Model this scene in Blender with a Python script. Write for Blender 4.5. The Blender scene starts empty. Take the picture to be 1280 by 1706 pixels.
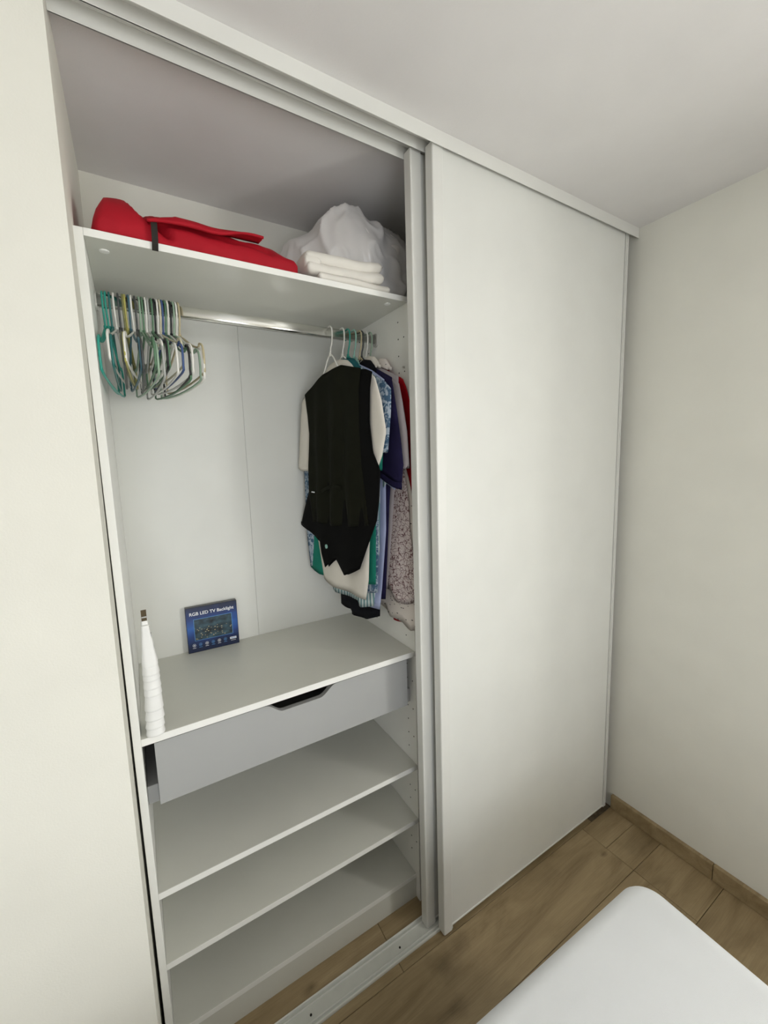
import bpy, bmesh, math, random
from mathutils import Vector, Matrix, noise
random.seed(7)
PI = math.pi
scene = bpy.context.scene
COL = scene.collection

# ------------------------------------------------------------------ camera
cam_d = bpy.data.cameras.new('camera')
cam_d.sensor_fit = 'VERTICAL'
cam_d.sensor_height = 36.0
cam_d.lens = 684.12 / 1706.0 * 36.0
cam_d.clip_start = 0.02
cam = bpy.data.objects.new('camera', cam_d)
COL.objects.link(cam)
YAW, PITCH, ROLL = -0.54233, -0.12811, -0.02921
fwd = Vector((-math.sin(YAW) * math.cos(PITCH), math.cos(YAW) * math.cos(PITCH), math.sin(PITCH)))
rgt = Vector((math.cos(YAW), math.sin(YAW), 0.0))
upv = rgt.cross(fwd)
r2 = rgt * math.cos(ROLL) + upv * math.sin(ROLL)
u2 = -rgt * math.sin(ROLL) + upv * math.cos(ROLL)
cam.matrix_world = Matrix(((r2.x, u2.x, -fwd.x, 0.0443), (r2.y, u2.y, -fwd.y, -1.0928),
                           (r2.z, u2.z, -fwd.z, 1.6375), (0, 0, 0, 1)))
scene.camera = cam

# ------------------------------------------------------------------ world, lights, exposure
world = bpy.data.worlds.new('sky')
scene.world = world
world.use_nodes = True
world.node_tree.nodes['Background'].inputs[0].default_value = (0.80, 0.88, 1.0, 1)
world.node_tree.nodes['Background'].inputs[1].default_value = 1.5

def area_light(name, loc, rot, sx, sy, watts, color):
    d = bpy.data.lights.new(name, 'AREA')
    d.shape = 'RECTANGLE'; d.size = sx; d.size_y = sy; d.energy = watts; d.color = color
    o = bpy.data.objects.new(name, d)
    o.location = loc; o.rotation_euler = rot
    COL.objects.link(o)
    return o

# daylight through the window in the right-hand wall and added fill light from behind the camera
area_light('window_daylight', (2.10, -1.85, 1.48), (0, PI / 2, 0), 1.25, 0.85, 52.0, (1.0, 0.985, 0.93))
area_light('rear_fill_light', (-0.3, -3.62, 1.12), (PI / 2, 0, 0), 1.3, 2.0, 22.0, (0.98, 0.985, 1.0))
vs = scene.view_settings
vs.view_transform = 'Standard'
vs.look = 'None'
vs.gamma = 1.0
vs.use_curve_mapping = False
vs.exposure = 0.27

# ------------------------------------------------------------------ material helpers
def newmat(name):
    m = bpy.data.materials.new(name)
    m.use_nodes = True
    return m, m.node_tree, m.node_tree.nodes['Principled BSDF']

def mat(name, color, rough=0.5, metal=0.0, nscale=0.0, namt=0.0, bump=0.0, bscale=200.0, sheen=0.0, spec=None):
    """plain material with fine procedural variation of colour and relief"""
    m, nt, b = newmat(name)
    b.inputs['Roughness'].default_value = rough
    b.inputs['Metallic'].default_value = metal
    if spec is not None:
        b.inputs['Specular IOR Level'].default_value = spec
    if sheen:
        b.inputs['Sheen Weight'].default_value = sheen
    tc = nt.nodes.new('ShaderNodeTexCoord')
    n = nt.nodes.new('ShaderNodeTexNoise')
    n.inputs['Scale'].default_value = nscale or 6.0
    n.inputs['Detail'].default_value = 4
    nt.links.new(tc.outputs['Object'], n.inputs['Vector'])
    r = nt.nodes.new('ShaderNodeValToRGB')
    a = namt or 0.02
    c = color
    r.color_ramp.elements[0].color = (c[0] * (1 - a), c[1] * (1 - a), c[2] * (1 - a), 1)
    r.color_ramp.elements[1].color = (min(1, c[0] * (1 + a)), min(1, c[1] * (1 + a)), min(1, c[2] * (1 + a)), 1)
    r.color_ramp.elements[0].position = 0.3
    r.color_ramp.elements[1].position = 0.7
    nt.links.new(n.outputs['Fac'], r.inputs['Fac'])
    nt.links.new(r.outputs['Color'], b.inputs['Base Color'])
    if bump:
        n2 = nt.nodes.new('ShaderNodeTexNoise')
        n2.inputs['Scale'].default_value = bscale
        n2.inputs['Detail'].default_value = 3
        nt.links.new(tc.outputs['Object'], n2.inputs['Vector'])
        bp = nt.nodes.new('ShaderNodeBump')
        bp.inputs['Strength'].default_value = bump
        bp.inputs['Distance'].default_value = 0.002
        nt.links.new(n2.outputs['Fac'], bp.inputs['Height'])
        nt.links.new(bp.outputs['Normal'], b.inputs['Normal'])
    return m

def wood_tile_mat():
    m, nt, b = newmat('wood_look_tile')
    L = nt.links.new
    g = nt.nodes.new('ShaderNodeNewGeometry')
    oi = nt.nodes.new('ShaderNodeObjectInfo')
    mp = nt.nodes.new('ShaderNodeMapping')
    mp.inputs['Scale'].default_value = (1.6, 9.0, 9.0)
    L(g.outputs['Position'], mp.inputs['Vector'])
    off = nt.nodes.new('ShaderNodeVectorMath'); off.operation = 'MULTIPLY_ADD'
    comb = nt.nodes.new('ShaderNodeCombineXYZ')
    for i in range(3):
        L(oi.outputs['Random'], comb.inputs[i])
    off.inputs[1].default_value = (17.0, 9.0, 13.0)
    L(comb.outputs[0], off.inputs[0]); L(mp.outputs[0], off.inputs[2])
    n1 = nt.nodes.new('ShaderNodeTexNoise')
    n1.inputs['Scale'].default_value = 1.6; n1.inputs['Detail'].default_value = 7
    n1.inputs['Roughness'].default_value = 0.6; n1.inputs['Distortion'].default_value = 1.2
    L(off.outputs[0], n1.inputs['Vector'])
    mp2 = nt.nodes.new('ShaderNodeMapping'); mp2.inputs['Scale'].default_value = (2.0, 45.0, 45.0)
    L(off.outputs[0], mp2.inputs['Vector'])
    n2 = nt.nodes.new('ShaderNodeTexNoise'); n2.inputs['Scale'].default_value = 1.0
    n2.inputs['Detail'].default_value = 3
    L(mp2.outputs[0], n2.inputs['Vector'])
    r = nt.nodes.new('ShaderNodeValToRGB')
    e = r.color_ramp.elements
    e[0].position = 0.28; e[0].color = (0.235, 0.165, 0.082, 1)
    e[1].position = 0.75; e[1].color = (0.44, 0.335, 0.19, 1)
    mid = e.new(0.5); mid.color = (0.345, 0.255, 0.138, 1)
    L(n1.outputs['Fac'], r.inputs['Fac'])
    mx = nt.nodes.new('ShaderNodeMix'); mx.data_type = 'RGBA'; mx.blend_type = 'MULTIPLY'
    mx.inputs['Factor'].default_value = 0.35
    r2_ = nt.nodes.new('ShaderNodeValToRGB')
    r2_.color_ramp.elements[0].color = (0.6, 0.58, 0.55, 1); r2_.color_ramp.elements[0].position = 0.3
    r2_.color_ramp.elements[1].position = 0.65
    L(n2.outputs['Fac'], r2_.inputs['Fac'])
    L(r.outputs['Color'], mx.inputs[6]); L(r2_.outputs['Color'], mx.inputs[7])
    prev = mx.outputs[2]
    # printed knots at fixed spots of the tiles
    nz = nt.nodes.new('ShaderNodeTexNoise'); nz.inputs['Scale'].default_value = 14; nz.inputs['Detail'].default_value = 4
    L(g.outputs['Position'], nz.inputs['Vector'])
    for kx, ky, rad, dark in ((0.79, -0.185, 0.055, 0.62), (0.71, -0.30, 0.03, 0.5), (0.374, -0.020, 0.016, 0.75),
                              (0.60, -0.33, 0.025, 0.6), (1.70, -0.30, 0.06, 0.35), (1.55, -0.26, 0.012, 0.7),
                              (1.28, -0.20, 0.04, 0.3), (0.35, -0.26, 0.04, 0.5)):
        vd = nt.nodes.new('ShaderNodeVectorMath'); vd.operation = 'SUBTRACT'
        vd.inputs[1].default_value = (kx, ky, 0)
        L(g.outputs['Position'], vd.inputs[0])
        vm = nt.nodes.new('ShaderNodeVectorMath'); vm.operation = 'MULTIPLY'
        vm.inputs[1].default_value = (0.55, 1.0, 0.2)
        L(vd.outputs[0], vm.inputs[0])
        ln = nt.nodes.new('ShaderNodeVectorMath'); ln.operation = 'LENGTH'
        L(vm.outputs[0], ln.inputs[0])
        ad = nt.nodes.new('ShaderNodeMath'); ad.operation = 'MULTIPLY_ADD'
        ad.inputs[1].default_value = rad * 2.2
        L(nz.outputs['Fac'], ad.inputs[0]); L(ln.outputs['Value'], ad.inputs[2])
        mr = nt.nodes.new('ShaderNodeMapRange')
        mr.inputs['From Min'].default_value = rad * 0.9; mr.inputs['From Max'].default_value = rad * 2.1
        mr.inputs['To Min'].default_value = dark; mr.inputs['To Max'].default_value = 0.0
        L(ad.outputs[0], mr.inputs['Value'])
        k = nt.nodes.new('ShaderNodeMix'); k.data_type = 'RGBA'
        L(mr.outputs['Result'], k.inputs['Factor']); L(prev, k.inputs[6])
        k.inputs[7].default_value = (0.085, 0.052, 0.022, 1)
        prev = k.outputs[2]
    L(prev, b.inputs['Base Color'])
    b.inputs['Roughness'].default_value = 0.55
    bp = nt.nodes.new('ShaderNodeBump'); bp.inputs['Strength'].default_value = 0.15; bp.inputs['Distance'].default_value = 0.002
    L(n2.outputs['Fac'], bp.inputs['Height']); L(bp.outputs['Normal'], b.inputs['Normal'])
    return m

def fabric_nodes(name, rough=0.85):
    m, nt, b = newmat(name)
    b.inputs['Roughness'].default_value = rough
    b.inputs['Specular IOR Level'].default_value = 0.2
    tc = nt.nodes.new('ShaderNodeTexCoord')
    return m, nt, b, tc

def stripes_mat(name, c1, c2, scale, axis='Y', dist=1.5):
    m, nt, b, tc = fabric_nodes(name)
    w = nt.nodes.new('ShaderNodeTexWave'); w.bands_direction = axis
    w.inputs['Scale'].default_value = scale; w.inputs['Distortion'].default_value = dist
    nt.links.new(tc.outputs['Object'], w.inputs['Vector'])
    r = nt.nodes.new('ShaderNodeValToRGB'); r.color_ramp.interpolation = 'CONSTANT'
    r.color_ramp.elements[0].color = (*c1, 1); r.color_ramp.elements[1].color = (*c2, 1)
    r.color_ramp.elements[1].position = 0.5
    nt.links.new(w.outputs['Fac'], r.inputs['Fac']); nt.links.new(r.outputs['Color'], b.inputs['Base Color'])
    return m

def floral_mat():
    m, nt, b, tc = fabric_nodes('floral_cotton')
    n = nt.nodes.new('ShaderNodeTexNoise'); n.inputs['Scale'].default_value = 40
    nt.links.new(tc.outputs['Object'], n.inputs['Vector'])
    mv = nt.nodes.new('ShaderNodeMix'); mv.data_type = 'RGBA'; mv.inputs['Factor'].default_value = 0.04
    nt.links.new(tc.outputs['Object'], mv.inputs[6]); nt.links.new(n.outputs['Color'], mv.inputs[7])
    v = nt.nodes.new('ShaderNodeTexVoronoi'); v.feature = 'DISTANCE_TO_EDGE'; v.inputs['Scale'].default_value = 58
    nt.links.new(mv.outputs[2], v.inputs['Vector'])
    v2 = nt.nodes.new('ShaderNodeTexVoronoi'); v2.feature = 'F1'; v2.inputs['Scale'].default_value = 36
    nt.links.new(mv.outputs[2], v2.inputs['Vector'])
    s = nt.nodes.new('ShaderNodeMath'); s.operation = 'MULTIPLY'; s.inputs[1].default_value = 30
    nt.links.new(v2.outputs['Distance'], s.inputs[0])
    si = nt.nodes.new('ShaderNodeMath'); si.operation = 'SINE'
    nt.links.new(s.outputs[0], si.inputs[0])
    ab = nt.nodes.new('ShaderNodeMath'); ab.operation = 'ABSOLUTE'
    nt.links.new(si.outputs[0], ab.inputs[0])
    m1 = nt.nodes.new('ShaderNodeMath'); m1.operation = 'MULTIPLY'; m1.inputs[1].default_value = 0.22
    nt.links.new(ab.outputs[0], m1.inputs[0])
    mn = nt.nodes.new('ShaderNodeMath'); mn.operation = 'MINIMUM'
    nt.links.new(v.outputs['Distance'], mn.inputs[0]); nt.links.new(m1.outputs[0], mn.inputs[1])
    r = nt.nodes.new('ShaderNodeValToRGB')
    r.color_ramp.elements[0].position = 0.02; r.color_ramp.elements[0].color = (0.13, 0.055, 0.06, 1)
    r.color_ramp.elements[1].position = 0.075; r.color_ramp.elements[1].color = (0.68, 0.60, 0.58, 1)
    nt.links.new(mn.outputs[0], r.inputs['Fac']); nt.links.new(r.outputs['Color'], b.inputs['Base Color'])
    return m

def dash_mat():
    m, nt, b, tc = fabric_nodes('dash_print_cotton')
    acc = None
    for k, ang in enumerate((0.5, -0.9)):
        mp = nt.nodes.new('ShaderNodeMapping')
        mp.inputs['Rotation'].default_value = (ang, 0, 0)
        mp.inputs['Location'].default_value = (0.0, 0.31 * k, 0.17 * k)
        mp.inputs['Scale'].default_value = (0.01, 22, 55)
        nt.links.new(tc.outputs['Object'], mp.inputs['Vector'])
        v = nt.nodes.new('ShaderNodeTexVoronoi'); v.feature = 'F1'; v.inputs['Scale'].default_value = 1.6
        v.inputs['Randomness'].default_value = 0.8
        nt.links.new(mp.outputs[0], v.inputs['Vector'])
        lt = nt.nodes.new('ShaderNodeMath'); lt.operation = 'LESS_THAN'; lt.inputs[1].default_value = 0.16
        nt.links.new(v.outputs['Distance'], lt.inputs[0])
        if acc is None:
            acc = lt.outputs[0]
        else:
            mx = nt.nodes.new('ShaderNodeMath'); mx.operation = 'MAXIMUM'
            nt.links.new(acc, mx.inputs[0]); nt.links.new(lt.outputs[0], mx.inputs[1]); acc = mx.outputs[0]
    mix = nt.nodes.new('ShaderNodeMix'); mix.data_type = 'RGBA'
    nt.links.new(acc, mix.inputs['Factor'])
    mix.inputs[6].default_value = (0.74, 0.68, 0.63, 1); mix.inputs[7].default_value = (0.06, 0.05, 0.05, 1)
    nt.links.new(mix.outputs[2], b.inputs['Base Color'])
    return m

def film_mat():
    m = bpy.data.materials.new('clear_plastic_film'); m.use_nodes = True
    nt = m.node_tree; nt.nodes.clear()
    out = nt.nodes.new('ShaderNodeOutputMaterial')
    tr = nt.nodes.new('ShaderNodeBsdfTransparent')
    gl = nt.nodes.new('ShaderNodeBsdfGlossy'); gl.inputs['Roughness'].default_value = 0.16
    gl.inputs['Color'].default_value = (0.9, 0.9, 0.9, 1)
    df = nt.nodes.new('ShaderNodeBsdfDiffuse'); df.inputs['Color'].default_value = (0.95, 0.93, 0.92, 1)
    lw = nt.nodes.new('ShaderNodeLayerWeight'); lw.inputs['Blend'].default_value = 0.35
    m1 = nt.nodes.new('ShaderNodeMixShader'); m1.inputs[0].default_value = 0.82
    nt.links.new(tr.outputs[0], m1.inputs[1]); nt.links.new(df.outputs[0], m1.inputs[2])
    mr = nt.nodes.new('ShaderNodeMapRange'); mr.inputs['To Min'].default_value = 0.05; mr.inputs['To Max'].default_value = 0.18
    nt.links.new(lw.outputs['Facing'], mr.inputs['Value'])
    m2 = nt.nodes.new('ShaderNodeMixShader')
    nt.links.new(mr.outputs['Result'], m2.inputs[0]); nt.links.new(m1.outputs[0], m2.inputs[1]); nt.links.new(gl.outputs[0], m2.inputs[2])
    nt.links.new(m2.outputs[0], out.inputs[0])
    return m

def pane_mat():
    m = bpy.data.materials.new('window_glass'); m.use_nodes = True
    nt = m.node_tree; nt.nodes.clear()
    out = nt.nodes.new('ShaderNodeOutputMaterial')
    tr = nt.nodes.new('ShaderNodeBsdfTransparent'); gl = nt.nodes.new('ShaderNodeBsdfGlossy')
    gl.inputs['Roughness'].default_value = 0.02
    mx = nt.nodes.new('ShaderNodeMixShader'); mx.inputs[0].default_value = 0.06
    nt.links.new(tr.outputs[0], mx.inputs[1]); nt.links.new(gl.outputs[0], mx.inputs[2]); nt.links.new(mx.outputs[0], out.inputs[0])
    return m

def box_print_mat():
    """blue gradient print of the carton"""
    m, nt, b = newmat('blue_carton_print')
    tc = nt.nodes.new('ShaderNodeTexCoord')
    sp = nt.nodes.new('ShaderNodeSeparateXYZ')
    nt.links.new(tc.outputs['Generated'], sp.inputs[0])
    n = nt.nodes.new('ShaderNodeTexNoise'); n.inputs['Scale'].default_value = 3.0
    nt.links.new(tc.outputs['Generated'], n.inputs['Vector'])
    d = nt.nodes.new('ShaderNodeMath'); d.operation = 'SUBTRACT'; d.inputs[1].default_value = 0.55
    nt.links.new(sp.outputs['Z'], d.inputs[0])
    a = nt.nodes.new('ShaderNodeMath'); a.operation = 'ABSOLUTE'
    nt.links.new(d.outputs[0], a.inputs[0])
    ad = nt.nodes.new('ShaderNodeMath'); ad.operation = 'MULTIPLY_ADD'; ad.inputs[1].default_value = 0.35
    nt.links.new(n.outputs['Fac'], ad.inputs[0]); nt.links.new(a.outputs[0], ad.inputs[2])
    r = nt.nodes.new('ShaderNodeValToRGB')
    e = r.color_ramp.elements
    e[0].position = 0.12; e[0].color = (0.03, 0.13, 0.46, 1)
    e[1].position = 0.62; e[1].color = (0.008, 0.016, 0.055, 1)
    x = e.new(0.38); x.color = (0.014, 0.047, 0.20, 1)
    nt.links.new(ad.outputs[0], r.inputs['Fac']); nt.links.new(r.outputs['Color'], b.inputs['Base Color'])
    b.inputs['Roughness'].default_value = 0.3
    return m

def night_city_mat():
    m, nt, b = newmat('night_picture_print')
    tc = nt.nodes.new('ShaderNodeTexCoord')
    sp = nt.nodes.new('ShaderNodeSeparateXYZ')
    nt.links.new(tc.outputs['Generated'], sp.inputs[0])
    n = nt.nodes.new('ShaderNodeTexNoise'); n.inputs['Scale'].default_value = 4.0; n.inputs['Detail'].default_value = 5
    nt.links.new(tc.outputs['Generated'], n.inputs['Vector'])
    r = nt.nodes.new('ShaderNodeValToRGB')
    r.color_ramp.elements[0].position = 0.35; r.color_ramp.elements[0].color = (0.006, 0.009, 0.014, 1)
    r.color_ramp.elements[1].position = 0.75; r.color_ramp.elements[1].color = (0.06, 0.13, 0.17, 1)
    nt.links.new(n.outputs['Fac'], r.inputs['Fac'])
    v = nt.nodes.new('ShaderNodeTexVoronoi'); v.inputs['Scale'].default_value = 13
    nt.links.new(tc.outputs['Generated'], v.inputs['Vector'])
    lt = nt.nodes.new('ShaderNodeMath'); lt.operation = 'LESS_THAN'; lt.inputs[1].default_value = 0.26
    nt.links.new(v.outputs['Distance'], lt.inputs[0])
    lo = nt.nodes.new('ShaderNodeMath'); lo.operation = 'LESS_THAN'; lo.inputs[1].default_value = 0.6
    nt.links.new(sp.outputs['Z'], lo.inputs[0])
    mu = nt.nodes.new('ShaderNodeMath'); mu.operation = 'MULTIPLY'
    nt.links.new(lt.outputs[0], mu.inputs[0]); nt.links.new(lo.outputs[0], mu.inputs[1])
    mix = nt.nodes.new('ShaderNodeMix'); mix.data_type = 'RGBA'
    nt.links.new(mu.outputs[0], mix.inputs['Factor']); nt.links.new(r.outputs['Color'], mix.inputs[6])
    mix.inputs[7].default_value = (0.45, 0.38, 0.22, 1)
    nt.links.new(mix.outputs[2], b.inputs['Base Color'])
    b.inputs['Roughness'].default_value = 0.3
    return m

M = {}
M['wall'] = mat('cream_wall_paint', (0.82, 0.81, 0.735), 0.9, bump=0.12, bscale=260, spec=0.2)
M['far'] = mat('fill_cutting_wall', (0.50, 0.48, 0.43), 0.9, bump=0.12, bscale=260, spec=0.2)  # unseen wall, darkened to cut the fill on the right wall
M['ceil'] = mat('white_ceiling_paint', (0.80, 0.785, 0.775), 0.95, bump=0.12, bscale=220, spec=0.1)
M['melamine'] = mat('white_melamine', (0.70, 0.70, 0.635), 0.36, bump=0.03, bscale=900)  # set darker than the edges, for the dimmer shelf tops
M['edge'] = mat('white_lit_edge', (0.90, 0.90, 0.86), 0.4)  # edge banding, whitened to stand for light on the front faces
M['backing'] = mat('white_back_panel', (0.77, 0.775, 0.735), 0.5)
M['door'] = mat('white_door_panel', (0.80, 0.805, 0.765), 0.55, bump=0.05, bscale=500)
M['alu'] = mat('white_lacquered_profile', (0.79, 0.79, 0.75), 0.4)
M['track'] = mat('white_track_shaded', (0.64, 0.65, 0.60), 0.5, nscale=25, namt=0.04)  # toned down so the base stands for shade in the grooves
M['ridge'] = mat('white_track_lit', (0.80, 0.81, 0.76), 0.4)  # lighter copy of the track white, for ridges catching light
M['drawer'] = mat('grey_drawer_laminate', (0.40, 0.405, 0.40), 0.5, bump=0.05, bscale=700)
M['drawer_dark'] = mat('grey_drawer_body', (0.25, 0.25, 0.245), 0.6)
M['chrome'] = mat('chrome_tube', (0.90, 0.90, 0.87), 0.2, 1.0)
M['zinc'] = mat('grey_bracket', (0.55, 0.55, 0.52), 0.4, 0.3)
M['hole'] = mat('dark_hole', (0.02, 0.018, 0.015), 0.9)
M['tile'] = wood_tile_mat()
M['grout'] = mat('dark_grout', (0.13, 0.098, 0.06), 0.95, nscale=60, namt=0.3)
M['sheet'] = mat('white_bed_sheet', (0.74, 0.755, 0.77), 0.9, bump=0.25, bscale=900, sheen=0.2, spec=0.1)
M['divan'] = mat('grey_bed_base', (0.30, 0.30, 0.30), 0.9)
M['red'] = mat('red_canvas', (0.40, 0.006, 0.017), 0.7, nscale=12, namt=0.12, bump=0.25, bscale=700, spec=0.25)
M['black_web'] = mat('black_webbing', (0.016, 0.013, 0.010), 0.8)
M['linen'] = mat('white_linen', (0.80, 0.77, 0.71), 0.9, nscale=8, namt=0.04, bump=0.2, bscale=600, spec=0.1)
M['duvet'] = mat('white_duvet', (0.86, 0.83, 0.81), 0.85, nscale=5, namt=0.04, spec=0.1)
M['film'] = film_mat()
M['pane'] = pane_mat()
M['box'] = box_print_mat()
M['boxside'] = mat('dark_carton_side', (0.05, 0.052, 0.055), 0.25)
M['picture'] = night_city_mat()
M['white_ink'] = mat('white_ink', (0.85, 0.87, 0.9), 0.5)
M['blue_ink'] = mat('pale_blue_ink', (0.10, 0.30, 0.62), 0.4)
M['foam'] = mat('white_plastic_sleeve', (0.86, 0.86, 0.84), 0.55, nscale=20, namt=0.02)
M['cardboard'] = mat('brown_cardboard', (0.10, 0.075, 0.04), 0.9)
M['labelgrey'] = mat('grey_label', (0.48, 0.48, 0.48), 0.6)
M['frame'] = mat('white_window_frame', (0.8, 0.8, 0.8), 0.4)

def cloth(name, c, amt=0.08, sc=14):
    return mat(name, c, 0.88, nscale=sc, namt=amt, bump=0.3, bscale=500, sheen=0.0, spec=0.15)
M['vest'] = cloth('black_green_wool', (0.0085, 0.0092, 0.0045), 0.15)
M['satin'] = mat('black_lining', (0.0035, 0.0035, 0.0035), 0.8, spec=0.1)
M['cream'] = cloth('cream_cotton', (0.72, 0.68, 0.61), 0.03)
M['green'] = cloth('teal_green_cotton', (0.015, 0.20, 0.145), 0.1)
def blotch_mat(name, c1, c2, sc):
    m, nt, b, tc = fabric_nodes(name)
    n = nt.nodes.new('ShaderNodeTexNoise'); n.inputs['Scale'].default_value = sc
    n.inputs['Detail'].default_value = 3; n.inputs['Distortion'].default_value = 1.5
    nt.links.new(tc.outputs['Object'], n.inputs['Vector'])
    r = nt.nodes.new('ShaderNodeValToRGB')
    r.color_ramp.elements[0].color = (*c1, 1); r.color_ramp.elements[0].position = 0.44
    r.color_ramp.elements[1].color = (*c2, 1); r.color_ramp.elements[1].position = 0.56
    nt.links.new(n.outputs['Fac'], r.inputs['Fac']); nt.links.new(r.outputs['Color'], b.inputs['Base Color'])
    return m
M['bluepat'] = blotch_mat('blue_marble_print', (0.06, 0.12, 0.20), (0.40, 0.47, 0.55), 55)
M['stripe'] = stripes_mat('pale_teal_stripes', (0.62, 0.68, 0.68), (0.16, 0.29, 0.31), 22, 'Y', 0.6)
M['periw'] = cloth('pale_blue_cotton', (0.40, 0.45, 0.66), 0.06)
M['black'] = cloth('black_cotton', (0.006, 0.006, 0.009), 0.1)
M['navy'] = cloth('navy_cotton', (0.016, 0.013, 0.050), 0.2)
M['mauve'] = cloth('grey_mauve_cotton', (0.40, 0.36, 0.37), 0.06)
M['floral'] = floral_mat()
M['dash'] = dash_mat()
M['redcloth'] = cloth('red_cotton', (0.45, 0.006, 0.014), 0.1)
M['tealtrim'] = cloth('dark_teal_cotton', (0.02, 0.115, 0.13), 0.1)

# ------------------------------------------------------------------ mesh helpers
def link(o, parent=None):
    COL.objects.link(o)
    if parent is not None:
        o.parent = parent
    return o

def obj(name, bm, m, parent=None, smooth=False):
    me = bpy.data.meshes.new(name)
    bmesh.ops.recalc_face_normals(bm, faces=bm.faces[:])
    bm.to_mesh(me); bm.free()
    if smooth:
        for p in me.polygons:
            p.use_smooth = True
    for x in (m if isinstance(m, (list, tuple)) else [m]):
        me.materials.append(M[x])
    return link(bpy.data.objects.new(name, me), parent)

def tag(o, label=None, cat=None, group=None, kind=None):
    if label: o['label'] = label
    if cat: o['category'] = cat
    if group: o['group'] = group
    if kind: o['kind'] = kind
    return o

def thing(name, loc, label, cat, group=None):
    o = bpy.data.objects.new(name, None)
    o.empty_display_size = 0.05
    o.location = loc
    COL.objects.link(o)
    return tag(o, label, cat, group)

def bx(bm, x0, x1, y0, y1, z0, z1, bev=0.0, seg=1):
    t = bmesh.new()
    bmesh.ops.create_cube(t, size=1.0)
    for v in t.verts:
        v.co = Vector((x0 + (v.co.x + .5) * (x1 - x0), y0 + (v.co.y + .5) * (y1 - y0), z0 + (v.co.z + .5) * (z1 - z0)))
    if bev:
        bmesh.ops.bevel(t, geom=t.edges[:], offset=bev, segments=seg, affect='EDGES', profile=0.5)
    me = bpy.data.meshes.new('tmp'); t.to_mesh(me); t.free()
    bm.from_mesh(me); bpy.data.meshes.remove(me)
    return bm

def box(x0, x1, y0, y1, z0, z1, bev=0.0, seg=1):
    return bx(bmesh.new(), x0, x1, y0, y1, z0, z1, bev, seg)

def prism(poly, axis, a0, a1, bm=None):
    """extrude a 2-D polygon along an axis; poly is in the other two axes in xyz order"""
    bm = bm or bmesh.new()
    def P(p, a):
        q = list(p); q.insert('xyz'.index(axis), a)
        return q
    A = [bm.verts.new(P(p, a0)) for p in poly]
    B = [bm.verts.new(P(p, a1)) for p in poly]
    bm.faces.new(A); bm.faces.new(B[::-1])
    n = len(poly)
    for i in range(n):
        bm.faces.new((A[i], A[(i + 1) % n], B[(i + 1) % n], B[i]))
    return bm

def catmull(pts, sub):
    pts = [Vector(p) for p in pts]
    out = []
    n = len(pts)
    for i in range(n - 1):
        p0, p1, p2, p3 = pts[max(0, i - 1)], pts[i], pts[i + 1], pts[min(n - 1, i + 2)]
        for k in range(sub):
            t = k / sub
            out.append(0.5 * ((2 * p1) + (p2 - p0) * t + (2 * p0 - 5 * p1 + 4 * p2 - p3) * t * t + (3 * p1 - p0 - 3 * p2 + p3) * t ** 3))
    out.append(pts[-1])
    return out

def tube(bm, pts, r, n=6):
    pts = [Vector(p) for p in pts]
    prev = None
    nrm = None
    rings = []
    for i, p in enumerate(pts):
        d = (pts[min(i + 1, len(pts) - 1)] - pts[max(i - 1, 0)])
        if d.length < 1e-9:
            continue
        d.normalize()
        if nrm is None:
            nrm = d.orthogonal().normalized()
        else:
            nrm = (nrm - d * nrm.dot(d)).normalized()
        bi = d.cross(nrm)
        rings.append([bm.verts.new(p + nrm * r * math.cos(2 * PI * k / n) + bi * r * math.sin(2 * PI * k / n)) for k in range(n)])
    for a, b in zip(rings, rings[1:]):
        for k in range(n):
            bm.faces.new((a[k], a[(k + 1) % n], b[(k + 1) % n], b[k]))
    bm.faces.new(rings[0][::-1]); bm.faces.new(rings[-1])
    return bm

def disc(bm, c, r, h, axis, n=12):
    c = Vector(c)
    ax = {'x': Vector((1, 0, 0)), 'y': Vector((0, 1, 0)), 'z': Vector((0, 0, 1))}[axis]
    u = ax.orthogonal().normalized(); v = ax.cross(u)
    A = [bm.verts.new(c + u * r * math.cos(2 * PI * k / n) + v * r * math.sin(2 * PI * k / n)) for k in range(n)]
    B = [bm.verts.new(q.co + ax * h) for q in A]
    bm.faces.new(A[::-1]); bm.faces.new(B)
    for k in range(n):
        bm.faces.new((A[k], A[(k + 1) % n], B[(k + 1) % n], B[k]))
    return bm

# ================================================================== SETTING
W, H = 1.8129, 2.5
XL, YB = -1.5, -3.4          # far left wall and wall behind the camera
YC = 0.483                   # back wall of the closet recess

fl = obj('floor', box(XL - .1, W + .2, YB - .2, YC + .1, -0.12, -0.007), 'grout')
tag(fl, 'floor of brown wood-look tiles in front of and under the wardrobe', kind='structure')
rows = []
y = 0.0745
while y > YB - 0.2:
    rows.append((y - 0.2175, y)); y -= 0.2175
rows.insert(0, (0.0745, 0.292)); rows.insert(0, (0.292, YC))
G = 0.0008
plank_mesh = {}
def plank(x0, x1, y0, y1):
    dz = random.uniform(-0.0004, 0.0004)
    key = (round(x1 - x0, 3), round(y1 - y0, 3))
    if key not in plank_mesh:
        b = box(-(x1 - x0) / 2 + G, (x1 - x0) / 2 - G, -(y1 - y0) / 2 + G, (y1 - y0) / 2 - G, -0.007, 0.0, 0.0008)
        o = obj('plank', b, 'tile', fl)
        plank_mesh[key] = o.data
    else:
        o = link(bpy.data.objects.new('plank', plank_mesh[key]), fl)
    o.location = ((x0 + x1) / 2, (y0 + y1) / 2, dz - 0.0004)
    return o
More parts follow.
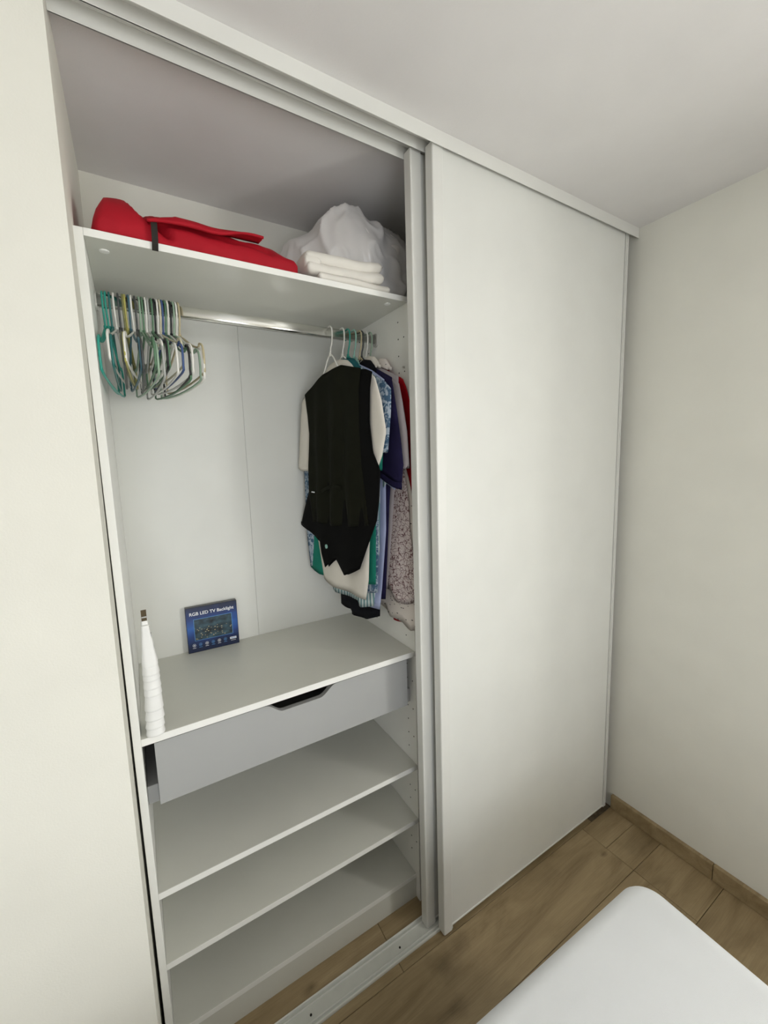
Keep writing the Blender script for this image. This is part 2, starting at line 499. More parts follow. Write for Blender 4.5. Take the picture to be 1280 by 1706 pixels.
for i, (y0, y1) in enumerate(rows):
    # joints along x; the row in front of the doors has its joint at x = 1.588 as in the room
    base = {3: 0.388, 2: 0.64, 4: 1.588}.get(i, 0.388 + 0.4 * ((i * 2) % 3))
    js = [XL]
    k = -3
    while base + 1.2 * k < W:
        x = base + 1.2 * k
        if XL + .05 < x < W - .03:
            js.append(x)
        k += 1
    js.append(W)
    for a, b in zip(js, js[1:]):
        if i == 3 and b == W:      # cut tile in the corner: two half-width pieces
            plank(a, b, (y0 + y1) / 2 + .002, y1); plank(a, b, y0, (y0 + y1) / 2 + .002)
        elif i == 2 and b == W:    # the strip under the door stops short of the wall
            plank(a, 1.655, y0, y1)
        else:
            plank(a, b, y0, y1)
tag(obj('ceiling', box(XL - .1, W + .2, YB - .2, YC + .1, H, H + 0.12), 'ceil'),
    'white painted ceiling', kind='structure')
# right wall with a window opening outside the frame
wy0, wy1, wz0, wz1 = -2.28, -1.42, 0.85, 2.12
b = box(W, W + .2, YB - .2, wy0, -0.12, H)
bx(b, W, W + .2, wy1, YC + .1, -0.12, H); bx(b, W, W + .2, wy0, wy1, -0.12, wz0); bx(b, W, W + .2, wy0, wy1, wz1, H)
tag(obj('wall_right', b, 'wall'), 'cream painted wall to the right of the wardrobe', kind='structure')
def window(name, c, half_w, z0, z1, normal, label):
    """frame with a mullion and two panes in a wall opening; normal is the wall's axis"""
    w = thing(name, (0, 0, 0), label, None); w['kind'] = 'structure'
    def bb(u0, u1, d0, d1, za, zb, bev=0.003):
        if normal == 'x':
            return box(d0, d1, u0, u1, za, zb, bev)
        return box(u0, u1, d0, d1, za, zb, bev)
    d0, d1 = (W + .06, W + .11) if normal == 'x' else (YB - .11, YB - .06)
    a, e = c - half_w, c + half_w
    for q in ((a, a + .05, z0, z1), (e - .05, e, z0, z1), (c - .03, c + .03, z0 + .05, z1 - .05), (a + .05, e - .05, z0, z0 + .05), (a + .05, e - .05, z1 - .05, z1)):
        obj('window_frame', bb(q[0], q[1], d0, d1, q[2], q[3]), 'frame', w)
    for q in ((a + .05, c - .03), (c + .03, e - .05)):
        obj('pane', bb(q[0], q[1], (d0 + d1) / 2 - .003, (d0 + d1) / 2 + .003, z0 + .05, z1 - .05, 0), 'pane', w)
window('window_1', (wy0 + wy1) / 2, (wy1 - wy0) / 2, wz0, wz1, 'x', 'white framed window in the right wall, beyond the bed')
dx0, dx1, dz1 = -1.0, 0.4, 2.15
b = box(XL - .1, dx0, YB - .2, YB, -0.12, H)
bx(b, dx1, W + .2, YB - .2, YB, -0.12, H); bx(b, dx0, dx1, YB - .2, YB, dz1, H); bx(b, dx0, dx1, YB - .2, YB, -0.12, 0.02)
tag(obj('wall_front', b, 'wall'), 'cream wall behind the camera', kind='structure')
window('fill_opening', (dx0 + dx1) / 2, (dx1 - dx0) / 2, 0.02, dz1, 'y', 'added glazed opening behind the camera, for fill light')  # glazed door added as the source of the fill light
tag(obj('wall_far', box(XL - .2, XL, YB - .2, YC + .1, -0.12, H), 'far'), 'unseen far left wall of the room, darkened to cut fill light', kind='structure')
tag(obj('wall_back', box(XL, W + .2, YC, YC + .1, -0.12, H), 'wall'), 'pale back wall of the closet recess', kind='structure')
# wall return at the left of the opening, very slightly out of plumb
xt, xb = -0.0148, -0.0268
bm = bmesh.new()
vv = [bm.verts.new(p) for p in ((XL, -.12, -.12), (xb, -.12, -.12), (xb, YC, -.12), (XL, YC, -.12),
                                (XL, -.12, H), (xt, -.12, H), (xt, YC, H), (XL, YC, H))]
for f in ((0, 1, 2, 3), (4, 5, 6, 7), (0, 1, 5, 4), (1, 2, 6, 5), (2, 3, 7, 6), (3, 0, 4, 7)):
    bm.faces.new([vv[i] for i in f])
tag(obj('wall_left', bm, 'wall'), 'cream painted wall return at the left edge of the wardrobe opening', kind='structure')
# skirting of the same wood-look tile
bs = obj('baseboard_right', box(W - .008, W, YB, -0.145, 0.0, 0.060), 'grout')
tag(bs, 'brown wood-look tile skirting along the right wall', kind='structure')
yy = -0.146
for Lk in (0.395, 0.6, 0.6, 0.6, 0.6, 0.4):
    obj('skirting_tile', box(W - .018, W - .0005, yy - Lk + .001, yy - .001, 0.001, 0.0649, 0.0012), 'tile', bs)
    yy -= Lk

# ================================================================== SLIDING DOOR TRACKS AND DOORS
tt = thing('top_track', (0.9, -0.1, H), 'white top track with deep front fascia along the ceiling above the doors', 'track')
def child_world(o, root):
    o.location = Vector(o.location) - root.location
tx0 = -0.0145
o = obj('fascia', box(tx0, W - .002, -.148, -.1455, 2.4631, H, 0.0006), 'alu', tt); child_world(o, tt)
o = obj('channel_top', box(tx0, W - .002, -.1455, -.054, H - .004, H), 'alu', tt); child_world(o, tt)
for yf, zb, nm in ((-.102, 2.4665, 'guide_fin'), (-.057, 2.4625, 'guide_fin')):
    bmf = box(tx0, W - .002, yf, yf + .002, zb, H - .004)
    bx(bmf, tx0, W - .002, yf - .0012, yf + .0032, zb, zb + .0022, 0.0006)
    o = obj(nm, bmf, 'alu', tt); child_world(o, tt)

bt = thing('bottom_track', (0.9, -0.08, 0), 'white double floor track with screw heads in front of the open wardrobe', 'track')
tx1 = 1.655
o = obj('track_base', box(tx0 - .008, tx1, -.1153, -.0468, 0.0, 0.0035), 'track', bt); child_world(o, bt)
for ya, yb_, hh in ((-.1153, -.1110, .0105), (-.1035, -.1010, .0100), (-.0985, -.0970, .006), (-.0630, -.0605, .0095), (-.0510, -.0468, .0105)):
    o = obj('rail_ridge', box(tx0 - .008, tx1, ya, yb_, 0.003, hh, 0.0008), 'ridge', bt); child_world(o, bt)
for xs_ in (0.03, 0.348, 0.665, 0.98):
    o = obj('screw', disc(bmesh.new(), (xs_, -.083, .0033), .0035, .0012, 'z', 10), 'hole', bt); child_world(o, bt)

def sliding_door(name, xa, xb_, yf, label):
    """origin at the bottom-left front corner; leans very slightly like the real one"""
    d = thing(name, (xa, yf, 0.0), label, 'door', 'sliding wardrobe doors')
    wd = xb_ - xa
    zb, zt = 0.0194, 2.474
    sw = 0.038
    obj('panel', box(sw - .004, wd - .022, .006, .022, zb, zt, 0.0008), 'door', d)
    # left stile: a flat C profile with a rounded nose, its lower end running past the panel
    prof = [(0.0, .030), (0.0, .0035), (.0012, .0012), (.0035, 0.0), (sw - .003, 0.0), (sw, .003), (sw, .007), (.006, .007), (.006, .030)]
    st = prism(prof, 'z', 0.0065, zt)
    obj('stile', st, 'alu', d)
    # rounded foot of the stile
    foot = prism([(0.0, .014), (.004, .0065), (sw - .006, .0065), (sw, .014), (sw, zb + .002), (0.0, zb + .002)], 'y', -.0004, .009)
    obj('stile_foot', foot, 'alu', d)
    rp = [(wd - .018, .004), (wd - .0125, .004), (wd - .0125, .0065), (wd - .0085, .0065), (wd - .0085, .004), (wd, .004), (wd, .030), (wd - .018, .030)]
    obj('stile', prism(rp, 'z', 0.010, zt), 'alu', d)
    obj('bottom_edge', box(sw, wd - .019, .0035, .024, zb - .003, zb + .0035, 0.001), 'alu', d)
    d.rotation_euler = (0, -0.0042, 0)
    return d
sliding_door('sliding_door', 0.8115, 1.7745, -.1392, 'white front sliding door closing the right half of the wardrobe, nearest the right wall')
sliding_door('sliding_door', 0.7745, 1.722, -.0905, 'white rear sliding door pushed behind the front one, only its left stile showing')

# ================================================================== CABINET
XR, D = 0.8103, 0.451
cab = thing('wardrobe_cabinet', (0, 0, 0), 'white open wardrobe cabinet with shelves, worktop, grey drawer and hanging rail', 'wardrobe')
obj('side_panel', box(-.0170, 0.0, 0, D, 0.0, 2.128, 0.0007), 'edge', cab)
rp_ = obj('side_panel', box(XR, XR + .017, 0, D, 0.0, 2.128, 0.0007), 'edge', cab)
for x0, x1 in ((0.0, .3981), (.3988, XR)):
    obj('back_panel', box(x0, x1, D, D + .006, .08, 2.112, 0.0003), 'backing', cab)
def shelf(z0, z1, name='shelf', y0=0.0):
    o_ = obj(name, box(0.0003, XR - .0003, y0 + .0012, D - .0005, z0, z1, 0.0004), 'melamine', cab)
    obj('edge_band', box(0.0003, XR - .0003, y0, y0 + .0011, z0, z1, 0.0003), 'edge', o_)  # whiter than its shelf, standing for light on the front
    return o_
top = shelf(2.1125, 2.128)
for x, y in ((.033, .0565), (.7605, .040), (.033, .40), (.7605, .40)):
    c = obj('cam_cover', disc(disc(bmesh.new(), (x, y, 2.1108), .0098, .0017, 'z', 20), (x, y, 2.1102), .0072, .0006, 'z', 20), 'edge', top)
wt = shelf(.9645, .9826, 'worktop')
shelf(.5391, .5565); shelf(.3283, .3449); shelf(.0815, .0985, y0=.0205)
obj('plinth', box(.0003, XR - .0003, .0225, .038, 0.0, .0815, 0.0005), 'melamine', cab)
# drawer hung under the worktop: front with a cut-out grip
zt_, zb_ = .9560, .7888
fr = [(.0262, zb_), (.7835, zb_), (.7835, zt_), (.520, zt_)]
for t in range(0, 9):
    s = t / 8; e = s * s * (3 - 2 * s)
    fr.append((.520 - .055 * s, zt_ - .0305 * e))
for t in range(0, 9):
    s = t / 8; e = s * s * (3 - 2 * s)
    fr.append((.352 - .052 * s, zt_ - .0305 * (1 - e)))
fr.append((.0262, zt_))
dr = obj('drawer', prism(fr, 'y', .012, .028), 'drawer', cab)
obj('drawer_side', box(.034, .046, .0285, .43, .800, .915), 'drawer_dark', dr)
obj('drawer_side', box(.764, .776, .0285, .43, .800, .915), 'drawer_dark', dr)
obj('drawer_bottom', box(.047, .763, .0285, .43, .800, .808), 'drawer_dark', dr)
obj('drawer_back', box(.047, .763, .418, .43, .809, .905), 'drawer_dark', dr)
for x0, x1 in ((.0006, .0255), (.7845, XR - .0006)):
    obj('runner_block', box(x0, x1, .034, .44, .783, .832, .001), 'drawer', dr)
# shelf-pin holes drilled in the right side panel
hb = bmesh.new()
for y, y2 in ((.0585, .0270),):
    z = .1852
    i = 0
    while z < 2.10:
        if not (.93 < z < 1.0 or .52 < z < .575 or .31 < z < .36):
            disc(hb, (XR - .0006, y - .014 * (1 - z / 2.1), z), .0023, .0008, 'x', 8)
            if i % 2 == 1:
                disc(hb, (XR - .0006, y2 - .014 * (1 - z / 2.1), z), .0023, .0008, 'x', 8)
            disc(hb, (XR - .0006, .2538, z), .0023, .0008, 'x', 8)
        z += .05235; i += 1
hs = obj('pin_holes', hb, 'hole', rp_); tag(hs, kind='stuff')
pin = obj('shelf_pin', disc(bmesh.new(), (XR - .006, .0260, 1.925), .003, .0058, 'x', 8), 'zinc', rp_)
# hanging rail: flat-sided chrome tube
def stadium(cy, cz, w, h, n=8):
    p = []
    r = w / 2
    for k in range(n + 1):
        a = PI * k / n
        p.append((cy + r * math.cos(a), cz + h / 2 - r + r * math.sin(a)))
    for k in range(n + 1):
        a = PI + PI * k / n
        p.append((cy + r * math.cos(a), cz - h / 2 + r + r * math.sin(a)))
    return p
RY, RZ = .200, 2.0530
rail = obj('hanging_rail', prism(stadium(RY, RZ, .014, .031), 'x', .0045, XR - .0045), 'chrome', cab)
for p in rail.data.polygons: p.use_smooth = len(p.vertices) == 4
for x0, x1 in ((.0003, .0043), (XR - .0043, XR - .0003)):
    obj('rail_bracket', prism(stadium(RY, RZ - .004, .026, .046), 'x', x0, x1), 'zinc', rail)

# ================================================================== HANGERS
def hanger(x, rot, mname, label, width=.36, group=None, rw=.0026, low=1.0, sway=0.0, y=RY, steep=False):
    t = thing('clothes_hanger', (x, y, RZ + .0155 + rw + .0012), label, 'hanger', group)
    hook = [(.010, 0, -.034), (.0135, 0, -.022), (.0125, 0, -.009), (.007, 0, -.001), (0, 0, .0005), (-.007, 0, -.001),
            (-.0128, 0, -.010), (-.0135, 0, -.030), (-.010, 0, -.052), (-.003, 0, -.068), (0, 0, -.085)]
    hk = [(0, p[0], p[2]) for p in hook]
    h = obj('hook', tube(bmesh.new(), catmull(hk, 3), rw, 6), mname, t, True)
    w = width / 2
    def side(s):
        if steep:
            return [(s * .004, -.088), (s * .020, -.104), (s * w * .38, -.150), (s * w * .75, -.178), (s * w * .95, -.192), (s * w, -.202), (s * w * .96, -.212)]
        return [(s * .004, -.088), (s * .03, -.098), (s * w * .55, -.132 * low), (s * w * .80, -.146 * low), (s * w * .86, -.140 * low),
                (s * w * .97, -.150 * low), (s * w, -.172 * low), (s * w * .985, -.198 * low), (s * w * .90, -.214 * low)]
    L = side(-1); R = side(1)
    path = [(0, u, z) for u, z in R]
    path = path + [(0, 0, -.222 * low)] + [(0, u, z) for u, z in L[::-1]]
    fr_ = tube(bmesh.new(), catmull(path, 3), rw * 1.05, 6)
    tube(fr_, [(0, 0, -.080), (0, .001, -.086), (0, 0, -.094)], rw * 1.7, 6)
    obj('frame', fr_, mname, t, True)
    t.rotation_euler = (sway, 0, rot)
    return t

hc = {
 'teal': (0.03, 0.34, 0.27), 'dteal': (0.02, 0.16, 0.15), 'white': (0.78, 0.77, 0.72), 'charcoal': (0.06, 0.065, 0.065),
 'olive': (0.20, 0.20, 0.08), 'yellow': (0.46, 0.42, 0.12), 'slate': (0.05, 0.13, 0.17), 'sage': (0.30, 0.42, 0.31),
 'grey': (0.42, 0.43, 0.41), 'green': (0.10, 0.21, 0.12), 'black': (0.010, 0.010, 0.012), 'cream': (0.62, 0.58, 0.42),
 'blue': (0.045, 0.09, 0.24), 'beige': (0.52, 0.45, 0.28), 'mint': (0.30, 0.55, 0.47)}
for k_, c_ in hc.items():
    M['h_' + k_] = mat('coated_wire_' + k_, c_, 0.4)
empties = [(0.0165, -0.065, 'teal'), (0.0235, -0.100, 'teal'), (0.0310, -0.020, 'dteal'), (0.0405, -0.100, 'white'), (0.0495, -0.002, 'charcoal'), (0.0600, -0.071, 'olive'),
           (0.0645, -0.068, 'yellow'), (0.0715, 0.057, 'slate'), (0.0790, -0.140, 'white'), (0.0865, -0.007, 'charcoal'), (0.0945, 0.109, 'sage'), (0.1015, 0.046, 'green'),
           (0.1080, 0.107, 'white'), (0.1140, 0.067, 'grey'), (0.1225, 0.099, 'green'), (0.1290, 0.041, 'black'), (0.1345, 0.119, 'white'), (0.1405, 0.162, 'cream'),
           (0.1465, 0.123, 'blue'), (0.1530, 0.164, 'green'), (0.1590, 0.164, 'white'), (0.1660, 0.089, 'black'), (0.1725, 0.196, 'sage'), (0.1790, 0.183, 'white'),
           (0.1860, 0.152, 'beige')]
words = {'teal': 'teal', 'dteal': 'dark teal', 'white': 'white', 'charcoal': 'charcoal', 'olive': 'olive', 'yellow': 'yellow', 'slate': 'slate blue',
         'sage': 'sage green', 'grey': 'pale grey', 'green': 'dark green', 'black': 'black', 'cream': 'cream', 'blue': 'blue', 'beige': 'beige', 'mint': 'mint'}
ordn = ['first', 'second', 'third', 'fourth', 'fifth', 'sixth']
tot = {}
for e in empties: tot[e[2]] = tot.get(e[2], 0) + 1
cnt = {}
for i, (x, ro, c) in enumerate(empties):
    cnt[c] = cnt.get(c, 0) + 1
    if i == 0:
        lab = 'teal coated wire hanger at the far left end of the rail, beside the panel'
    elif i == len(empties) - 1:
        lab = 'beige coated wire hanger, rightmost of the empty bunch on the rail'
    elif tot[c] == 1:
        lab = 'only %s coated wire hanger in the empty bunch on the rail' % words[c]
    else:
        lab = '%s coated wire hanger, %s %s one from the left in the empty bunch' % (words[c], ordn[cnt[c] - 1], words[c])
    hanger(x, ro, 'h_' + c, lab, width=random.uniform(.35, .385), group='empty hangers on the rail', low=random.uniform(.94, 1.10))

used = [(.635, .19, 'white', 'white wire hanger carrying the black waistcoat, foremost of the loaded hangers'),
        (.679, .19, 'white', 'white wire hanger carrying the cream shirt behind the waistcoat'),
        (.6995, .18, 'teal', 'teal wire hanger carrying the teal green shirt'),
        (.7225, .17, 'mint', 'mint green wire hanger carrying the blue printed shirt'),
        (.744, .13, 'beige', 'beige wire hanger carrying the navy shirt'),
        (.752, .12, 'charcoal', 'charcoal wire hanger carrying the black garment'),
        (.769, .10, 'white', 'white wire hanger carrying the grey mauve shirt'),
        (.786, .06, 'sage', 'sage green wire hanger, last of the loaded ones beside the side panel')]
for x, ro, c, lab in used:
    hanger(x, ro, 'h_' + c, lab, width=.27, group='loaded hangers on the rail', steep=True)

# ================================================================== GARMENTS
def resample(pl, n):
    pl = [Vector((p[0], p[1], 0)) for p in pl]
    d = [0.0]
    for a, b_ in zip(pl, pl[1:]): d.append(d[-1] + (b_ - a).length)
    T = d[-1]
    out = []
    j = 0
    for i in range(n):
        s = T * i / (n - 1)
        while j < len(d) - 2 and d[j + 1] < s: j += 1
        q = 0 if d[j + 1] == d[j] else (s - d[j]) / (d[j + 1] - d[j])
        out.append(pl[j].lerp(pl[j + 1], min(1, q)))
    return out

def coons(top_, bot, left, right, nu, nv):
    T = resample(top_, nu); B = resample(bot, nu); Lf = resample(left, nv); R = resample(right, nv)
    g = []
    for j in range(nv):
        v = j / (nv - 1)
        row = []
        for i in range(nu):
            u = i / (nu - 1)
            p = T[i] * (1 - v) + B[i] * v + Lf[j] * (1 - u) + R[j] * u \
                - (T[0] * (1 - u) * (1 - v) + T[-1] * u * (1 - v) + B[0] * (1 - u) * v + B[-1] * u * v)
            row.append(p)
        g.append(row)
    return g

def sheet_mesh(grid, xfun, t, fold, seed, freq=38., dx=0.0, closed_top=True, flare=0.7):
    """hollow cloth shape: a front and a back skin meeting along the sides; folds deepen downwards"""
    nv, nu = len(grid), len(grid[0])
    bm = bmesh.new()
    F, Bk = [], []
    for j in range(nv):
        v = j / (nv - 1)
        rf, rb = [], []
        for i in range(nu):
            u = i / (nu - 1)
            p = grid[j][i]
            e = max(0.0, 1 - (2 * u - 1) ** 2) ** 0.5
            tt_ = t * (e * 0.92 + 0.08) * (0.35 + 0.65 * min(1, v * 4)) * (1 - flare * .3 + flare * .5 * v)
            am = fold * (0.15 + v) * e
            wv = math.sin(p.x * freq + seed * 2.1 + 1.3 * math.sin(p.y * 3.1 + seed)) * am
            wv += noise.noise(Vector((p.x * 14, p.y * 6, seed * 3.7))) * am * 1.2
            wv2 = math.sin(p.x * freq * .8 + seed * 5.3 + 1.1 * math.sin(p.y * 2.7 + 2 * seed)) * am
            x0 = xfun(p.x) + dx
            rf.append(bm.verts.new((x0 - tt_ + wv, p.x, p.y)))
            rb.append(bm.verts.new((x0 + tt_ + wv2 * .6, p.x, p.y)))
        F.append(rf); Bk.append(rb)
    for S in (F, Bk):
        for j in range(nv - 1):
            for i in range(nu - 1):
                bm.faces.new((S[j][i], S[j][i + 1], S[j + 1][i + 1], S[j + 1][i]))
    for j in range(nv - 1):
        for i in (0, nu - 1):
            bm.faces.new((F[j][i], F[j + 1][i], Bk[j + 1][i], Bk[j][i]))
    for i in range(nu - 1):
        bm.faces.new((F[0][i], F[0][i + 1], Bk[0][i + 1], Bk[0][i]))
    # hem: inner skirt a little above the edge so the cloth reads as hollow
    inner = []
    for i in range(nu):
        a, b_ = F[-1][i].co, Bk[-1][i].co
        c = (a + b_) / 2
        inner.append((bm.verts.new(c + (a - c) * .6 + Vector((0, 0, .012))), bm.verts.new(c + (b_ - c) * .6 + Vector((0, 0, .012)))))
    for i in range(nu - 1):
        bm.faces.new((F[-1][i], F[-1][i + 1], inner[i + 1][0], inner[i][0]))
        bm.faces.new((Bk[-1][i], Bk[-1][i + 1], inner[i + 1][1], inner[i][1]))
        bm.faces.new((inner[i][0], inner[i + 1][0], inner[i + 1][1], inner[i][1]))
    for i in (0, nu - 1):
        bm.faces.new((F[-1][i], inner[i][0], inner[i][1], Bk[-1][i]))
    return bm

def plane(xh, m, mb):
    def f(y):
        return xh + (m if y < .2 else mb) * (.2 - y)
    return f

def patch(poly4, xf, mname, name, parent, t=.007, fold=.004, seed=1., nu=22, nv=30, dx=0., freq=38., flare=.7):
    g = coons(*poly4, nu, nv)
    bmp = sheet_mesh(g, xf, t, fold, seed, freq, dx, flare=flare)
    o = obj(name, bmp, mname, parent, True)
    return o

# --- waistcoat, seen from the back
xf = plane(.632, .20, .20)
v = thing('waistcoat', (0, 0, 0), 'black waistcoat with back strap and two pointed hems, foremost on the rail', 'waistcoat', None)
patch(([(.362, 1.876), (.241, 1.928), (.142, 1.941), (.045, 1.914)],
       [(.348, 1.412), (.30, 1.418), (.24, 1.412), (.17, 1.415), (.10, 1.42), (.035, 1.43)],
       [(.362, 1.876), (.350, 1.80), (.345, 1.736), (.360, 1.62), (.366, 1.53), (.358, 1.46), (.348, 1.412)],
       [(.045, 1.914), (.060, 1.85), (.064, 1.751), (.058, 1.62), (.045, 1.52), (.035, 1.43)]), xf, 'vest', 'back_body', v, .009, .0085, 1.7, 56, 44, freq=70)
# the black fronts show along the front edge and hang below the back with points
patch(([(.20, 1.915), (.10, 1.918), (.03, 1.909), (.000, 1.896)],
       [(.442, 1.393), (.37, 1.370), (.305, 1.343), (.298, 1.300), (.280, 1.249), (.252, 1.272), (.219, 1.293), (.190, 1.262), (.170, 1.240), (.13, 1.258), (.092, 1.277)],
       [(.20, 1.915), (.26, 1.75), (.33, 1.60), (.395, 1.49), (.442, 1.393)],
       [(.000, 1.896), (.012, 1.85), (.019, 1.751), (.008, 1.66), (-.022, 1.607), (-.014, 1.518), (.0, 1.449), (.038, 1.379), (.092, 1.277)]), xf, 'satin', 'front_lining', v, .007, .002, 2.4, 50, 44, dx=.0045, freq=42)
bl = bmesh.new()
pts = [(xf(y_) - .0150 - .002 * math.sin((y_ - .14) * 30), y_, z_) for y_, z_ in ((.335, 1.526), (.30, 1.527), (.26, 1.533), (.22, 1.546), (.18, 1.550), (.15, 1.546))]
pts = catmull(pts, 4)
A = [bl.verts.new(p + Vector((0, 0, .006))) for p in pts]; B = [bl.verts.new(p - Vector((0, 0, .006))) for p in pts]
A2 = [bl.verts.new(p + Vector((.003, 0, .006))) for p in pts]; B2 = [bl.verts.new(p + Vector((.003, 0, -.006))) for p in pts]
for i in range(len(pts) - 1):
    for q in ((A, B), (B, B2), (B2, A2), (A2, A)):
        bl.faces.new((q[0][i], q[0][i + 1], q[1][i + 1], q[1][i]))
strap = obj('strap', bl, 'vest', v)
obj('buckle', box(xf(.31) - .0195, xf(.31) - .0165, .296, .322, 1.5245, 1.5285, .0006), 'white_ink', strap)
obj('button', disc(bmesh.new(), (xf(.26) - .0085, .262, 1.331), .0075, .004, 'x', 14), 'h_mint', v)

def shirt(name, label, mname, xh, m, mb, body, sleeves=(), t=.0075, fold=.004, seed=1., collar=None, cuff=None, group='shirts on the rail', cat='shirt', sdx=-.004):
    xf_ = plane(xh, m, mb)
    s = thing(name, (0, 0, 0), label, cat, group)
    patch(body, xf_, mname, 'body', s, t, fold, seed)
    for k, sl in enumerate(sleeves):
        patch(sl, xf_, mname, 'sleeve', s, .010, .002, seed + k, 10, 22, sdx, flare=.5)
    if cuff:
        lo = [(a, b_ - .022 + .004 * math.sin(a * 90)) for a, b_ in cuff]
        patch((cuff, lo, [cuff[0], lo[0]], [cuff[-1], lo[-1]]), xf_, mname, 'cuff', s, .0125, .0015, seed, 14, 5, sdx - .001)
        li = [(a * .85 + .006, b_ - .004) for a, b_ in cuff[:-1]]
        lo2 = [(a * .85 + .008, b_ - .032) for a, b_ in cuff[:-1]]
        patch((li, lo2, [li[0], lo2[0]], [li[-1], lo2[-1]]), xf_, 'periw', 'cuff_lining', s, .006, .002, seed, 12, 6, sdx + .004)
    if collar:
        cm, (y0, y1), zc = collar
        # folded collar standing round the hanger's neck
        cg = [(y0, zc - .018), (y0 + (y1 - y0) * .2, zc + .004), ((y0 + y1) / 2, zc + .012), (y1 - (y1 - y0) * .2, zc + .003), (y1, zc - .020)]
        cb = [(y0 - .012, zc - .040), (y0 + (y1 - y0) * .25, zc - .026), ((y0 + y1) / 2, zc - .020), (y1 - (y1 - y0) * .25, zc - .028), (y1 + .014, zc - .046)]
        patch((cg, cb, [cg[0], cb[0]], [cg[-1], cb[-1]]), xf_, cm, 'collar', s, .012, .001, seed, 16, 6, -.002)
    return s

def sh_body(ytop_b, ytop_f, zsh, bot, left, right, neck=1.955):
    top_ = [(ytop_b, zsh), ((ytop_b + .22) / 2, (zsh + neck) / 2 + .006), (.235, neck), (.165, neck), ((ytop_f + .16) / 2, (zsh + neck) / 2 + .006), (ytop_f, zsh + .004)]
    return (top_, bot, [top_[0]] + left + [bot[0]], [top_[-1]] + right + [bot[-1]])

shirt('shirt', 'cream shirt with plain short sleeves directly behind the black waistcoat', 'cream', .660, .19, .27,
      sh_body(.385, .030, 1.878, [(.325, 1.195), (.30, 1.186), (.248, 1.178), (.17, 1.171), (.097, 1.165)],
              [(.372, 1.6), (.352, 1.354)], [(.045, 1.6), (.066, 1.392), (.080, 1.233)]),
      [([(.050, 1.902), (.032, 1.899), (.010, 1.880)], [(.030, 1.640), (.026, 1.615), (.012, 1.615)],
        [(.050, 1.902), (.046, 1.80), (.044, 1.70), (.030, 1.640)], [(.010, 1.880), (-.014, 1.813), (-.031, 1.719), (-.010, 1.650), (.012, 1.615)]),
       ([(.400, 1.855), (.375, 1.872), (.35, 1.870)], [(.438, 1.613), (.410, 1.602), (.375, 1.600)],
        [(.400, 1.855), (.418, 1.74), (.438, 1.613)], [(.35, 1.870), (.362, 1.73), (.375, 1.600)])],
      seed=1.2, collar=('cream', (.12, .265), 1.957))
shirt('shirt', 'teal green shirt showing at hem and back edge behind the cream shirt', 'green', .678, .18, .33,
      sh_body(.39, .035, 1.878, [(.415, 1.228), (.380, 1.214), (.351, 1.207), (.22, 1.205), (.098, 1.216), (.066, 1.222)],
              [(.392, 1.6), (.398, 1.352)], [(.048, 1.6), (.056, 1.427)]),
      [([(.060, 1.897), (.045, 1.892), (.030, 1.885)], [(.05, 1.63), (.035, 1.60), (.015, 1.604)], [(.060, 1.897), (.06, 1.75), (.05, 1.63)],
        [(.030, 1.885), (.014, 1.80), (.002, 1.70), (.015, 1.604)])],
      seed=2.2, collar=('tealtrim', (.125, .262), 1.962))
shirt('shirt', 'blue and white marbled print shirt, its sleeve left of the navy sleeve', 'bluepat', .690, .17, .39,
      sh_body(.395, .03, 1.882, [(.412, 1.224), (.30, 1.20), (.20, 1.185), (.12, 1.18), (.072, 1.19)],
              [(.42, 1.6), (.423, 1.355)], [(.05, 1.6), (.058, 1.40)]),
      [([(.050, 1.898), (.025, 1.885), (-.004, 1.868)], [(.045, 1.70), (.022, 1.655), (-.004, 1.66)], [(.050, 1.898), (.048, 1.80), (.045, 1.70)],
        [(-.004, 1.868), (-.026, 1.845), (-.022, 1.778), (-.004, 1.66)])],
      seed=3.1, collar=('tealtrim', (.13, .255), 1.966))
shirt('shirt', 'pale shirt with teal stripes, its hem showing below the cream shirt', 'stripe', .702, .16, .31,
      sh_body(.38, .04, 1.88, [(.330, 1.155), (.309, 1.137), (.24, 1.137), (.179, 1.136), (.173, 1.112), (.110, 1.130)],
              [(.37, 1.6), (.35, 1.35)], [(.055, 1.6), (.068, 1.35)]),
      [([(.075, 1.66), (.04, 1.66), (.012, 1.655)], [(.066, 1.562), (.05, 1.545), (.030, 1.566)], [(.075, 1.66), (.085, 1.60), (.066, 1.562)], [(.012, 1.655), (.012, 1.60), (.030, 1.566)])],
      seed=4.6, fold=.005, sdx=.022)
shirt('shirt', 'pale periwinkle blue shirt hanging behind the striped one', 'periw', .716, .15, .27,
      sh_body(.375, .036, 1.88, [(.30, 1.16), (.22, 1.14), (.135, 1.120), (.096, 1.119)],
              [(.36, 1.6), (.33, 1.35)], [(.045, 1.55), (.050, 1.40), (.080, 1.20)]), (), seed=5.4, fold=.005)
shirt('trousers', 'black garment with the longest dark hem, hanging below the striped shirt', 'black', .724, .15, .24,
      sh_body(.36, .045, 1.88, [(.328, 1.082), (.285, 1.078), (.253, 1.080), (.250, 1.058), (.18, 1.058), (.107, 1.090)],
              [(.35, 1.6), (.328, 1.25)], [(.055, 1.6), (.07, 1.35), (.10, 1.18)]), (), seed=6.3, group=None, cat='garment')
